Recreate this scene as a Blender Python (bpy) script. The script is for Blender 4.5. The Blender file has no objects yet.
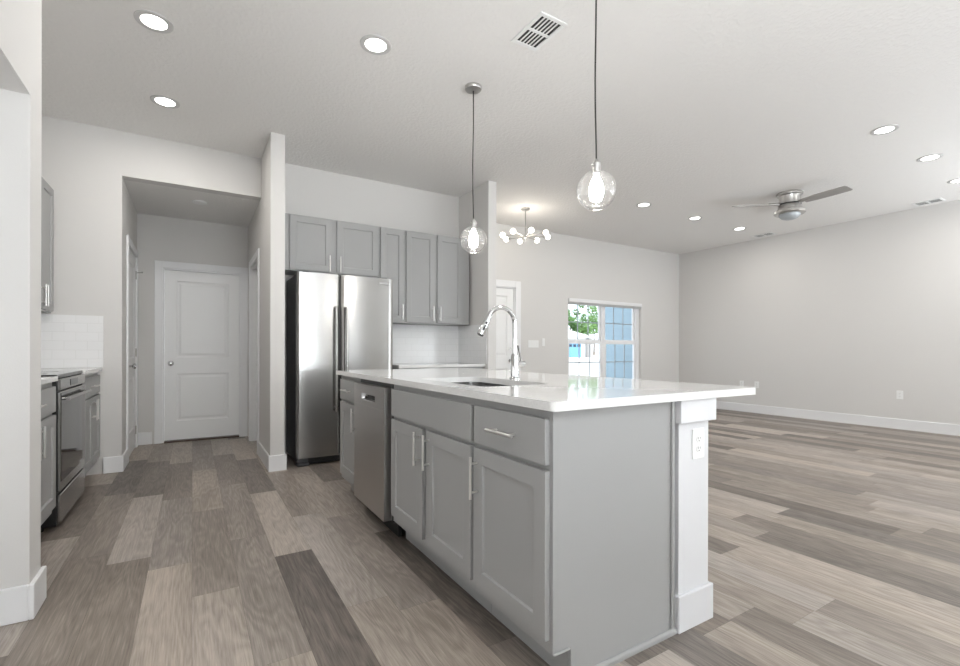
import bpy, bmesh, math, random
from mathutils import Vector, Matrix

# ------------------------------------------------------------------ camera, world, lights
S = bpy.context.scene
C = S.collection
PI = math.pi
H = 3.02                      # ceiling height
F_PX = 469.3
TH = math.atan((480 - 192.5) / F_PX)

cd = bpy.data.cameras.new('camera')
cd.sensor_fit = 'HORIZONTAL'
cd.sensor_width = 36.0
cd.lens = F_PX / 960 * 36
cd.shift_y = (350.05 - 333) / 960
cd.clip_start = 0.05
cd.clip_end = 400
cam = bpy.data.objects.new('camera', cd)
C.objects.link(cam)
cam.matrix_world = (Matrix.Translation((0, 0, 1.085)) @ Matrix.Rotation(-TH, 4, 'Z')
                    @ Matrix.Rotation(PI / 2, 4, 'X') @ Matrix.Rotation(0.002, 4, 'Z'))
S.camera = cam

S.view_settings.view_transform = 'Standard'
S.view_settings.look = 'None'
S.view_settings.gamma = 1.0
S.view_settings.use_curve_mapping = False
S.view_settings.exposure = 0.08

W = bpy.data.worlds.new('World')
S.world = W
W.use_nodes = True
wn = W.node_tree
bg = wn.nodes['Background']
bg.inputs['Color'].default_value = (0.86, 0.93, 1.0, 1)
bg.inputs['Strength'].default_value = 2.2

sd = bpy.data.lights.new('sun', 'SUN')
sd.energy = 3.0
sd.angle = 0.02
sd.color = (1, 0.96, 0.9)
sun = bpy.data.objects.new('sun', sd)
sun.rotation_euler = (math.radians(35), 0, math.radians(40))
C.objects.link(sun)


def area(name, loc, rot, sx, sy, energy, col=(1, 1, 1)):
    l = bpy.data.lights.new(name, 'AREA')
    l.shape = 'RECTANGLE'
    l.size, l.size_y = sx, sy
    l.energy = energy
    l.color = col
    o = bpy.data.objects.new(name, l)
    o.location = loc
    o.rotation_euler = rot
    C.objects.link(o)
    return o


# added fill lights standing in for daylight; the walls behind them are closed
UP = math.radians(76)         # steep upward tilt, set to brighten the ceiling more than the island panel
area('back_right_fill', (7.0, -2.74, 1.15), (PI / 2 + UP, 0, 0), 2.4, 2.1, 290, (0.87, 0.94, 1.0))  # unseen fill behind the camera, tilted up to lift the ceiling
area('fridge_streak_light', (3.55, -2.74, 1.25), (PI / 2, 0, 0), 0.2, 2.0, 8, (0.86, 0.93, 1.0))  # added strip that puts the vertical streak on the refrigerator door
area('back_left_fill', (0.95, -2.74, 1.25), (PI / 2 + UP, 0, 0), 1.9, 2.1, 320, (0.89, 0.95, 1.0))  # added fill for the hallway, kitchen ceiling and refrigerator front
area('nook_back_fill', (-1.35, -2.74, 1.4), (PI / 2, 0, 0), 1.0, 1.6, 18, (0.95, 0.98, 1.0))  # added fill for the pier face at the left opening
area('nook_side_fill', (-2.14, 1.5, 1.4), (PI / 2 + math.radians(20), 0, -PI / 2), 2.2, 1.8, 26, (0.96, 0.98, 1.0))  # added fill through the left opening onto the island fronts
area('right_side_fill', (8.28, -0.6, 1.3), (PI / 2 + UP, 0, PI / 2), 1.8, 1.5, 85, (0.90, 0.95, 1.0))  # added fill at the right wall, aimed up at the ceiling
CAN_W = 6.0
KITCHEN_CAN_W = 8.0
PEND_W = 3.0
CHAND_W = 0.65

# ------------------------------------------------------------------ materials
M = {}


def mat(name, col, rough=0.5, metal=0.0, bump=None, aniso=0.0, coat=0.0, emit=None, spec=None):
    m = bpy.data.materials.new(name)
    m.use_nodes = True
    nt = m.node_tree
    b = nt.nodes['Principled BSDF']
    b.inputs['Base Color'].default_value = (*col, 1)
    b.inputs['Roughness'].default_value = rough
    b.inputs['Metallic'].default_value = metal
    b.inputs['Anisotropic'].default_value = aniso
    b.inputs['Coat Weight'].default_value = coat
    if spec is not None:
        b.inputs['Specular IOR Level'].default_value = spec
    if emit:
        b.inputs['Emission Color'].default_value = (*emit[0], 1)
        b.inputs['Emission Strength'].default_value = emit[1]
    if bump:
        scale, strength, dist = bump
        tc = nt.nodes.new('ShaderNodeTexCoord')
        no = nt.nodes.new('ShaderNodeTexNoise')
        no.inputs['Scale'].default_value = scale
        no.inputs['Detail'].default_value = 4
        bp = nt.nodes.new('ShaderNodeBump')
        bp.inputs['Strength'].default_value = strength
        bp.inputs['Distance'].default_value = dist
        nt.links.new(tc.outputs['Object'], no.inputs['Vector'])
        nt.links.new(no.outputs['Fac'], bp.inputs['Height'])
        nt.links.new(bp.outputs['Normal'], b.inputs['Normal'])
    M[name] = m
    return m


mat('wall_paint', (0.69, 0.675, 0.655), 0.85, bump=(160, 0.12, 0.004))
mat('trim_white', (0.83, 0.83, 0.835), 0.35)
mat('trim_white_dimmed', (0.72, 0.72, 0.735), 0.45)  # trim white darkened to offset the strong light on the island post
mat('door_white', (0.88, 0.88, 0.875), 0.38)
mat('cabinet_grey', (0.355, 0.355, 0.351), 0.42, bump=(300, 0.03, 0.001))
mat('chrome', (0.62, 0.62, 0.62), 0.08, 1.0)
mat('nickel', (0.52, 0.51, 0.495), 0.28, 1.0)
mat('pull_metal', (0.80, 0.79, 0.77), 0.32, 1.0)
mat('can_trim', (0.62, 0.61, 0.60), 0.5)
mat('dark_metal', (0.05, 0.05, 0.05), 0.4, 0.6)
mat('black_plastic', (0.012, 0.012, 0.012), 0.4)
mat('black_glass', (0.01, 0.01, 0.011), 0.04, spec=0.8)
mat('oven_glass', (0.035, 0.033, 0.032), 0.05, spec=0.9)
mat('blind_slat', (0.62, 0.62, 0.62), 0.5)
mat('clear_rim', (0.9, 0.9, 0.9), 0.1)
mat('muntin_grey', (0.42, 0.45, 0.47), 0.5)
mat('burner_ring', (0.09, 0.09, 0.09), 0.3)
mat('subfloor', (0.10, 0.085, 0.075), 0.9)
mat('side_grey', (0.06, 0.06, 0.065), 0.5, 0.3)
mat('plate_white', (0.86, 0.86, 0.85), 0.3)
mat('plate_dark', (0.05, 0.05, 0.05), 0.5)
mat('vent_dark', (0.035, 0.035, 0.035), 0.8)
mat('cord_dark', (0.03, 0.026, 0.024), 0.6)
mat('threshold', (0.075, 0.045, 0.03), 0.55)
mat('fan_blade', (0.40, 0.385, 0.37), 0.45, 0.2)
mat('fan_bowl', (0.42, 0.45, 0.47), 0.35)
mat('can_lens', (1, 1, 1), 0.4, emit=((1.0, 0.975, 0.94), 9.0))
mat('bulb_glow', (1, 1, 1), 0.4, emit=((1.0, 0.96, 0.91), 60.0))
mat('globe_glow', (1, 1, 1), 0.4, emit=((1.0, 0.93, 0.82), 5.0))
mat('siding_blue', (0.31, 0.42, 0.49), 0.7)
mat('siding_trim', (0.12, 0.2, 0.27), 0.6)
mat('house_white', (0.75, 0.75, 0.74), 0.8)
mat('garage_blue', (0.18, 0.42, 0.65), 0.6)
mat('garage_pane', (0.03, 0.05, 0.09), 0.2)
mat('shingle', (0.4, 0.38, 0.36), 0.9)
mat('stone', (0.42, 0.4, 0.38), 0.9, bump=(8, 0.5, 0.05))
mat('bark', (0.16, 0.11, 0.07), 0.9)
mat('leaf_a', (0.11, 0.26, 0.06), 0.7)
mat('leaf_b', (0.18, 0.34, 0.09), 0.7)
mat('lawn', (0.42, 0.44, 0.34), 0.95, bump=(3, 0.3, 0.05))
mat('concrete', (0.72, 0.71, 0.69), 0.9, bump=(30, 0.1, 0.01))


def ceiling_material():
    m = mat('ceiling_paint', (0.84, 0.825, 0.805), 0.9)
    nt = m.node_tree
    tc = nt.nodes.new('ShaderNodeTexCoord')
    n1 = nt.nodes.new('ShaderNodeTexNoise')
    n1.inputs['Scale'].default_value = 38
    n1.inputs['Detail'].default_value = 3
    r = nt.nodes.new('ShaderNodeValToRGB')
    r.color_ramp.elements[0].position = 0.44
    r.color_ramp.elements[1].position = 0.60
    bp = nt.nodes.new('ShaderNodeBump')
    bp.inputs['Strength'].default_value = 0.22
    bp.inputs['Distance'].default_value = 0.008
    nt.links.new(tc.outputs['Object'], n1.inputs['Vector'])
    nt.links.new(n1.outputs['Fac'], r.inputs['Fac'])
    nt.links.new(r.outputs['Color'], bp.inputs['Height'])
    nt.links.new(bp.outputs['Normal'], nt.nodes['Principled BSDF'].inputs['Normal'])


ceiling_material()


def plank_material():
    m = mat('plank', (0.3, 0.27, 0.25), 0.42)
    nt = m.node_tree
    L = nt.links.new
    b = nt.nodes['Principled BSDF']
    at = nt.nodes.new('ShaderNodeAttribute')
    at.attribute_name = 'tone'
    sp = nt.nodes.new('ShaderNodeSeparateColor')
    L(at.outputs['Color'], sp.inputs['Color'])
    ramp = nt.nodes.new('ShaderNodeValToRGB')
    e = ramp.color_ramp.elements
    e[0].position, e[0].color = 0.0, (0.088, 0.074, 0.065, 1)
    e[1].position, e[1].color = 1.0, (0.50, 0.444, 0.39, 1)
    k = e.new(0.5)
    k.color = (0.255, 0.22, 0.19, 1)
    tc = nt.nodes.new('ShaderNodeTexCoord')
    # every plank shifts its grain by its own random offset
    cx = nt.nodes.new('ShaderNodeCombineXYZ')
    mul = nt.nodes.new('ShaderNodeMath')
    mul.operation = 'MULTIPLY'
    mul.inputs[1].default_value = 40
    L(sp.outputs['Green'], mul.inputs[0])
    L(mul.outputs[0], cx.inputs['Y'])
    L(mul.outputs[0], cx.inputs['Z'])
    add = nt.nodes.new('ShaderNodeVectorMath')
    add.operation = 'ADD'
    L(tc.outputs['Object'], add.inputs[0])
    L(cx.outputs[0], add.inputs[1])
    sc = nt.nodes.new('ShaderNodeVectorMath')
    sc.operation = 'MULTIPLY'
    sc.inputs[1].default_value = (1.0, 0.035, 1.0)
    L(add.outputs[0], sc.inputs[0])
    fine = nt.nodes.new('ShaderNodeTexNoise')
    fine.inputs['Scale'].default_value = 190
    fine.inputs['Detail'].default_value = 5
    fine.inputs['Roughness'].default_value = 0.65
    L(sc.outputs[0], fine.inputs['Vector'])
    # cathedral figure: distorted rings stretched along the plank
    sc2 = nt.nodes.new('ShaderNodeVectorMath')
    sc2.operation = 'MULTIPLY'
    sc2.inputs[1].default_value = (1.0, 0.16, 1.0)
    L(add.outputs[0], sc2.inputs[0])
    big = nt.nodes.new('ShaderNodeTexNoise')
    big.inputs['Scale'].default_value = 7.0
    big.inputs['Detail'].default_value = 2.0
    L(sc2.outputs[0], big.inputs['Vector'])
    rings = nt.nodes.new('ShaderNodeMath')
    rings.operation = 'MULTIPLY'
    rings.inputs[1].default_value = 13
    L(big.outputs['Fac'], rings.inputs[0])
    fr = nt.nodes.new('ShaderNodeMath')
    fr.operation = 'PINGPONG'
    fr.inputs[1].default_value = 0.5
    L(rings.outputs[0], fr.inputs[0])

    def scaled(src, mulv, addv):
        n = nt.nodes.new('ShaderNodeMath')
        n.operation = 'MULTIPLY_ADD'
        n.inputs[1].default_value = mulv
        n.inputs[2].default_value = addv
        L(src, n.inputs[0])
        return n.outputs[0]
    a1 = scaled(fine.outputs['Fac'], 0.9, -0.45)
    a2 = scaled(fr.outputs[0], 0.32, -0.08)
    a3 = scaled(big.outputs['Fac'], 0.5, -0.25)
    s1 = nt.nodes.new('ShaderNodeMath'); s1.operation = 'ADD'
    L(a1, s1.inputs[0]); L(a2, s1.inputs[1])
    s2 = nt.nodes.new('ShaderNodeMath'); s2.operation = 'ADD'
    L(s1.outputs[0], s2.inputs[0]); L(a3, s2.inputs[1])
    s3 = nt.nodes.new('ShaderNodeMath'); s3.operation = 'ADD'; s3.use_clamp = True
    L(s2.outputs[0], s3.inputs[0]); L(sp.outputs['Red'], s3.inputs[1])
    L(s3.outputs[0], ramp.inputs['Fac'])
    # a slight warm or cool cast from plank to plank
    hue = nt.nodes.new('ShaderNodeMix')
    hue.data_type = 'RGBA'
    hue.blend_type = 'MULTIPLY'
    hue.inputs['Factor'].default_value = 1.0
    cast = nt.nodes.new('ShaderNodeMix')
    cast.data_type = 'RGBA'
    cast.inputs['A'].default_value = (1.0, 1.0, 1.02, 1)
    cast.inputs['B'].default_value = (1.03, 0.995, 0.96, 1)
    L(sp.outputs['Blue'], cast.inputs['Factor'])
    L(ramp.outputs['Color'], hue.inputs['A'])
    L(cast.outputs['Result'], hue.inputs['B'])
    L(hue.outputs['Result'], b.inputs['Base Color'])
    bp = nt.nodes.new('ShaderNodeBump')
    bp.inputs['Strength'].default_value = 0.18
    bp.inputs['Distance'].default_value = 0.002
    L(s1.outputs[0], bp.inputs['Height'])
    L(bp.outputs['Normal'], b.inputs['Normal'])


plank_material()


def steel_material(name, col, rough, axis_scale, aniso=None):
    m = mat(name, col, rough, 1.0)
    nt = m.node_tree
    tc = nt.nodes.new('ShaderNodeTexCoord')
    vm = nt.nodes.new('ShaderNodeVectorMath')
    vm.operation = 'MULTIPLY'
    vm.inputs[1].default_value = axis_scale
    no = nt.nodes.new('ShaderNodeTexNoise')
    no.inputs['Scale'].default_value = 60
    no.inputs['Detail'].default_value = 3
    mr = nt.nodes.new('ShaderNodeMapRange')
    mr.inputs['To Min'].default_value = rough - 0.01
    mr.inputs['To Max'].default_value = rough + 0.01
    nt.links.new(tc.outputs['Object'], vm.inputs[0])
    nt.links.new(vm.outputs[0], no.inputs['Vector'])
    nt.links.new(no.outputs['Fac'], mr.inputs['Value'])
    nt.links.new(mr.outputs[0], nt.nodes['Principled BSDF'].inputs['Roughness'])
    if aniso:
        tg = nt.nodes.new('ShaderNodeTangent')
        tg.direction_type = 'RADIAL'
        tg.axis = 'Z'
        nt.nodes['Principled BSDF'].inputs['Anisotropic'].default_value = aniso[0]
        nt.nodes['Principled BSDF'].inputs['Anisotropic Rotation'].default_value = aniso[1]
        nt.links.new(tg.outputs['Tangent'], nt.nodes['Principled BSDF'].inputs['Tangent'])


steel_material('steel', (0.44, 0.435, 0.425), 0.25, (8, 8, 0.2), (0.75, 0.25))
steel_material('steel_dark', (0.50, 0.485, 0.475), 0.30, (10, 10, 0.3), (0.6, 0.25))
steel_material('sink_steel', (0.42, 0.42, 0.42), 0.2, (1, 0.1, 1))


def quartz():
    m = mat('quartz', (0.80, 0.795, 0.785), 0.07, coat=0.25)
    nt = m.node_tree
    tc = nt.nodes.new('ShaderNodeTexCoord')
    no = nt.nodes.new('ShaderNodeTexNoise')
    no.inputs['Scale'].default_value = 120
    no.inputs['Detail'].default_value = 4
    r = nt.nodes.new('ShaderNodeValToRGB')
    r.color_ramp.elements[0].position = 0.35
    r.color_ramp.elements[0].color = (0.76, 0.755, 0.745, 1)
    r.color_ramp.elements[1].position = 0.6
    r.color_ramp.elements[1].color = (0.81, 0.805, 0.795, 1)
    nt.links.new(tc.outputs['Object'], no.inputs['Vector'])
    nt.links.new(no.outputs['Fac'], r.inputs['Fac'])
    nt.links.new(r.outputs['Color'], nt.nodes['Principled BSDF'].inputs['Base Color'])


quartz()


def tile_material(name, swap):
    m = mat(name, (0.8, 0.8, 0.8), 0.15)
    nt = m.node_tree
    L = nt.links.new
    b = nt.nodes['Principled BSDF']
    tc = nt.nodes.new('ShaderNodeTexCoord')
    se = nt.nodes.new('ShaderNodeSeparateXYZ')
    co = nt.nodes.new('ShaderNodeCombineXYZ')
    L(tc.outputs['Object'], se.inputs[0])
    L(se.outputs['Y' if swap else 'X'], co.inputs['X'])
    L(se.outputs['Z'], co.inputs['Y'])
    br = nt.nodes.new('ShaderNodeTexBrick')
    br.inputs['Color1'].default_value = (0.87, 0.87, 0.87, 1)
    br.inputs['Color2'].default_value = (0.855, 0.855, 0.855, 1)
    br.inputs['Mortar'].default_value = (0.78, 0.78, 0.77, 1)
    br.inputs['Scale'].default_value = 1.0
    br.inputs['Brick Width'].default_value = 0.153
    br.inputs['Row Height'].default_value = 0.0765
    br.inputs['Mortar Size'].default_value = 0.0016
    br.inputs['Mortar Smooth'].default_value = 0.1
    L(co.outputs[0], br.inputs['Vector'])
    L(br.outputs['Color'], b.inputs['Base Color'])
    bp = nt.nodes.new('ShaderNodeBump')
    bp.invert = True
    bp.inputs['Strength'].default_value = 0.4
    bp.inputs['Distance'].default_value = 0.002
    L(br.outputs['Fac'], bp.inputs['Height'])
    L(bp.outputs['Normal'], b.inputs['Normal'])


tile_material('tile_along_x', False)
tile_material('tile_along_y', True)


def glass_material(name, tint, power, lo, hi, rough=0.0, haze=0.0):
    m = bpy.data.materials.new(name)
    m.use_nodes = True
    nt = m.node_tree
    nt.nodes.clear()
    out = nt.nodes.new('ShaderNodeOutputMaterial')
    tr = nt.nodes.new('ShaderNodeBsdfTransparent')
    tr.inputs['Color'].default_value = (*tint, 1)
    gl = nt.nodes.new('ShaderNodeBsdfGlossy')
    gl.inputs['Roughness'].default_value = rough
    lw = nt.nodes.new('ShaderNodeLayerWeight')
    lw.inputs['Blend'].default_value = 0.5
    pw = nt.nodes.new('ShaderNodeMath')
    pw.operation = 'POWER'
    pw.inputs[1].default_value = power
    mr = nt.nodes.new('ShaderNodeMapRange')
    mr.inputs['To Min'].default_value = lo
    mr.inputs['To Max'].default_value = hi
    mx = nt.nodes.new('ShaderNodeMixShader')
    L = nt.links.new
    base_ = tr.outputs[0]
    if haze:
        tl = nt.nodes.new('ShaderNodeBsdfTranslucent')
        m0 = nt.nodes.new('ShaderNodeMixShader')
        m0.inputs['Fac'].default_value = haze
        L(tr.outputs[0], m0.inputs[1])
        L(tl.outputs[0], m0.inputs[2])
        base_ = m0.outputs[0]
    L(lw.outputs['Facing'], pw.inputs[0])
    L(pw.outputs[0], mr.inputs['Value'])
    L(mr.outputs[0], mx.inputs['Fac'])
    L(base_, mx.inputs[1])
    L(gl.outputs[0], mx.inputs[2])
    L(mx.outputs[0], out.inputs['Surface'])
    M[name] = m


glass_material('clear_globe', (0.97, 0.97, 0.97), 3.0, 0.06, 0.95, 0.10, 0.010)
glass_material('window_glass', (0.97, 0.985, 1.0), 4.0, 0.03, 0.7)

# ------------------------------------------------------------------ helpers


def tag(o, label=None, cat=None, group=None, kind=None):
    if label: o['label'] = label
    if cat: o['category'] = cat
    if group: o['group'] = group
    if kind: o['kind'] = kind
    return o


def thing(name, loc, label, cat, group=None):
    o = bpy.data.objects.new(name, None)
    o.empty_display_size = 0.1
    o.location = loc
    C.objects.link(o)
    return tag(o, label, cat, group)


def origin_of(o):
    v = Vector((0, 0, 0))
    while o:
        v += o.location
        o = o.parent
    return v


def obj(name, bm, material, parent=None, smooth=None, origin=None):
    """link a bmesh written in room coordinates as one mesh object under its parent"""
    base = origin_of(parent) if parent else Vector(origin or (0, 0, 0))
    bmesh.ops.recalc_face_normals(bm, faces=bm.faces)
    me = bpy.data.meshes.new(name)
    bm.to_mesh(me)
    bm.free()
    me.transform(Matrix.Translation(-base))
    mats = material if isinstance(material, (list, tuple)) else [material]
    for k in mats:
        me.materials.append(M[k])
    if smooth is not None:
        me.shade_smooth()
        try:
            me.set_sharp_from_angle(angle=math.radians(smooth))
        except Exception:
            pass
    o = bpy.data.objects.new(name, me)
    C.objects.link(o)
    if parent:
        o.parent = parent
    else:
        o.location = base
    return o


def struct(name, bm, material, parent=None, **kw):
    o = obj(name, bm, material, parent, **kw)
    if not parent:
        o['kind'] = 'structure'
    return o


def nb():
    return bmesh.new()


def box(bm, x0, x1, y0, y1, z0, z1, bev=0.0, seg=2, mi=0):
    x0, x1 = min(x0, x1), max(x0, x1)
    y0, y1 = min(y0, y1), max(y0, y1)
    z0, z1 = min(z0, z1), max(z0, z1)
    vs = [bm.verts.new((x, y, z)) for z in (z0, z1) for x, y in ((x0, y0), (x1, y0), (x1, y1), (x0, y1))]
    fs = [bm.faces.new([vs[i] for i in q]) for q in
          ((3, 2, 1, 0), (4, 5, 6, 7), (0, 1, 5, 4), (1, 2, 6, 5), (2, 3, 7, 6), (3, 0, 4, 7))]
    for f in fs:
        f.material_index = mi
    if bev:
        es = list({e for f in fs for e in f.edges})
        bmesh.ops.bevel(bm, geom=es, offset=bev, segments=seg, affect='EDGES', profile=0.5)
    return fs


class Frame:
    """local frame: u to the right of someone facing the front, v up, d inward from the front"""
    def __init__(s, ox, oy, facing, oz=0.0):
        s.o = Vector((ox, oy, oz))
        s.u, s.n = {'W': (Vector((0, -1, 0)), Vector((-1, 0, 0))),
                    'S': (Vector((1, 0, 0)), Vector((0, -1, 0))),
                    'E': (Vector((0, 1, 0)), Vector((1, 0, 0)))}[facing]

    def p(s, u, v, d):
        return s.o + s.u * u + Vector((0, 0, v)) - s.n * d

    def box(s, bm, u0, u1, v0, v1, d0, d1, bev=0.0, seg=2):
        a, b = s.p(u0, v0, d0), s.p(u1, v1, d1)
        return box(bm, a.x, b.x, a.y, b.y, a.z, b.z, bev, seg)


def tube(bm, pts, r, seg=12, cap=True):
    """round bar along a list of points; r is a number or a list"""
    pts = [Vector(p) for p in pts]
    n = len(pts)
    rs = r if isinstance(r, (list, tuple)) else [r] * n
    rings = []
    up = None
    for i, p in enumerate(pts):
        t = (pts[min(i + 1, n - 1)] - pts[max(i - 1, 0)]).normalized()
        if up is None:
            up = t.orthogonal().normalized()
        else:
            up = (up - t * up.dot(t)).normalized()
        w = t.cross(up)
        rings.append([bm.verts.new(p + (up * math.cos(a) + w * math.sin(a)) * rs[i])
                      for a in (2 * PI * k / seg for k in range(seg))])
    for a, b in zip(rings, rings[1:]):
        for k in range(seg):
            bm.faces.new((a[k], a[(k + 1) % seg], b[(k + 1) % seg], b[k]))
    if cap:
        bm.faces.new(rings[0][::-1])
        bm.faces.new(rings[-1])


def lathe(bm, cx, cy, prof, seg=32, close=True):
    """profile of (radius, z) turned about a vertical axis"""
    rings = []
    for r, z in prof:
        if r < 1e-6:
            rings.append([bm.verts.new((cx, cy, z))])
        else:
            rings.append([bm.verts.new((cx + r * math.cos(a), cy + r * math.sin(a), z))
                          for a in (2 * PI * k / seg for k in range(seg))])
    for a, b in zip(rings, rings[1:]):
        for k in range(seg):
            j = (k + 1) % seg
            if len(a) == 1 and len(b) > 1:
                bm.faces.new((a[0], b[k], b[j]))
            elif len(b) == 1 and len(a) > 1:
                bm.faces.new((a[k], a[j], b[0]))
            elif len(a) > 1:
                bm.faces.new((a[k], a[j], b[j], b[k]))
    if close:
        if len(rings[0]) > 1: bm.faces.new(rings[0][::-1])
        if len(rings[-1]) > 1: bm.faces.new(rings[-1])


def sphere(bm, c, r, seg=20, rings=12, sq=1.0):
    prof = [(r * math.sin(PI * k / rings), c[2] - r * sq * math.cos(PI * k / rings)) for k in range(rings + 1)]
    prof[0] = (0, prof[0][1]); prof[-1] = (0, prof[-1][1])
    lathe(bm, c[0], c[1], prof, seg, False)


def panelled(bm, fr, u0, u1, v0, v1, d_front, d_back, cells, steps):
    """slab whose front is cut by sunk panels; steps = (inset, depth) pairs applied to each panel"""
    us = sorted({u0, u1, *[c[0] for c in cells], *[c[1] for c in cells]})
    vs = sorted({v0, v1, *[c[2] for c in cells], *[c[3] for c in cells]})
    gv = {(i, j): bm.verts.new(fr.p(u, v, d_front)) for i, u in enumerate(us) for j, v in enumerate(vs)}
    pf = []
    for i in range(len(us) - 1):
        for j in range(len(vs) - 1):
            f = bm.faces.new((gv[i, j], gv[i + 1, j], gv[i + 1, j + 1], gv[i, j + 1]))
            mu, mv = (us[i] + us[i + 1]) / 2, (vs[j] + vs[j + 1]) / 2
            if any(c[0] < mu < c[1] and c[2] < mv < c[3] for c in cells):
                pf.append(f)
    nu, nv = len(us) - 1, len(vs) - 1
    rim = ([(i, 0) for i in range(nu)] + [(nu, j) for j in range(nv)]
           + [(i, nv) for i in range(nu, 0, -1)] + [(0, j) for j in range(nv, 0, -1)])
    back = {}
    for i, j in rim:
        back[i, j] = bm.verts.new(fr.p(us[i], vs[j], d_back))
    for a, b in zip(rim, rim[1:] + rim[:1]):
        bm.faces.new((gv[a], back[a], back[b], gv[b]))
    bm.faces.new([back[k] for k in rim])
    bm.normal_update()
    for f in pf:
        c = f.calc_center_median()
        if f.normal.dot(fr.n) < 0:
            f.normal_flip()
        for t, dep in steps:
            bmesh.ops.inset_region(bm, faces=[f], thickness=t, depth=0.0, use_even_offset=True)
            for v in f.verts:
                v.co += fr.n * dep


SHAKER = [(0.004, -0.0005), (0.004, -0.009)]
MOULD = [(0.012, -0.010), (0.014, -0.001), (0.022, 0.008)]


def bar_pull(fr, parent, u, v, vertical=True, length=0.165, d0=-0.020, name='handle'):
    bm = nb()
    h = length / 2
    off = d0 - 0.032
    if vertical:
        tube(bm, [fr.p(u, v - h, off), fr.p(u, v + h, off)], 0.0058, 12)
        for k in (-0.68, 0.68):
            tube(bm, [fr.p(u, v + h * k, off), fr.p(u, v + h * k, d0)], 0.0045, 10)
    else:
        tube(bm, [fr.p(u - h, v, off), fr.p(u + h, v, off)], 0.0058, 12)
        for k in (-0.68, 0.68):
            tube(bm, [fr.p(u + h * k, v, off), fr.p(u + h * k, v, d0)], 0.0045, 10)
    return obj(name, bm, 'pull_metal', parent, smooth=40)


def shaker_door(fr, parent, u0, u1, v0, v1, handle=None, hv=None, rail=0.058, name='door'):
    bm = nb()
    panelled(bm, fr, u0, u1, v0, v1, -0.020, -0.0005, [(u0 + rail, u1 - rail, v0 + rail, v1 - rail)], SHAKER)
    o = obj(name, bm, 'cabinet_grey', parent)
    if handle:
        u = u0 + rail / 2 if handle == 'L' else u1 - rail / 2
        bar_pull(fr, o, u, hv)
    return o


def slab(fr, parent, u0, u1, v0, v1, name='drawer', handle=True):
    bm = nb()
    fr.box(bm, u0, u1, v0, v1, -0.020, -0.0005, 0.003)
    o = obj(name, bm, 'cabinet_grey', parent)
    if handle:
        bar_pull(fr, o, (u0 + u1) / 2, (v0 + v1) / 2, vertical=False)
    return o


def base_cabinet(fr, w, label, depth=0.59, top=0.894, group='grey base cabinets', hollow=False):
    mid = fr.p(w / 2, 0, depth / 2)
    t = thing('base_cabinet', (mid.x, mid.y, 0), label, 'cabinet', group)
    bm = nb()
    if hollow:
        fr.box(bm, 0, w, 0.115, top, 0, 0.019)
        fr.box(bm, 0, w, 0.115, top, depth - 0.016, depth)
        fr.box(bm, 0, 0.016, 0.115, top, 0.019, depth - 0.016)
        fr.box(bm, w - 0.016, w, 0.115, top, 0.019, depth - 0.016)
        fr.box(bm, 0.016, w - 0.016, 0.115, 0.131, 0.019, depth - 0.016)
    else:
        fr.box(bm, 0, w, 0.115, top, 0, depth, 0.0015)
    obj('body', bm, 'cabinet_grey', t)
    bm = nb()
    fr.box(bm, 0.001, w - 0.001, 0.0, 0.1145, 0.075, depth - 0.01)
    obj('toe_kick', bm, 'cabinet_grey', t)
    return t


# ------------------------------------------------------------------ structure: floor
random.seed(11)
PW, PL = 0.1845, 1.25
X0R, X1R, Y0R, Y1R = -2.3, 8.5, -2.95, 6.75
OFF = {-3: 4.40, -2: 2.99, -1: 2.81, 0: 2.41, 1: 1.76, 2: 2.655, 3: 1.977, 4: 1.84, 5: 1.447,
       9: 1.08, 11: 0.94, 10: 1.085, 13: 1.46, 15: 1.49, 16: 1.73, 17: 1.585, 23: 1.53, 25: 1.577, 28: 2.098, 32: 1.91}
TONE = {(-3, 3.2): .45, (-3, 4.5): .2, (-3, 2.0): .42, (-2, 3.5): .72, (-2, 2.0): .40, (-2, 4.5): .22, (-1, 3.3): .55,
        (-1, 2.0): .74, (-1, 4.5): .28, (-1, 5.5): .66, (0, 1.8): .70, (0, 3.0): .46, (0, 4.2): .64, (0, 5.2): .42,
        (1, 2.3): .50, (1, 3.5): .54, (1, 4.6): .42, (1, 5.7): .7, (1, 1.2): .68, (2, 2.0): .15, (2, 3.2): .78,
        (2, 4.5): .32, (3, 2.5): .70, (3, 3.8): .55, (3, 1.5): .62, (3, 5.0): .72, (4, 2.5): .50, (4, 3.6): .60,
        (4, 1.2): .58, (5, 2.0): .10, (5, 3.3): .60, (5, 4.5): .28, (5, 1.0): .40, (9, 2.0): .35, (10, 1.6): .62,
        (9, 0.5): .66, (8, 1.0): .25, (13, 2.0): .30, (13, 1.0): .72}


def plank_tone(k, a, b):
    for (kk, y), v in TONE.items():
        if kk == k and a <= y < b:
            return v
    t = random.choice([0.16, 0.28, 0.38, 0.46, 0.52, 0.6, 0.68, 0.78]) + random.uniform(-0.05, 0.05)
    return t


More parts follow.
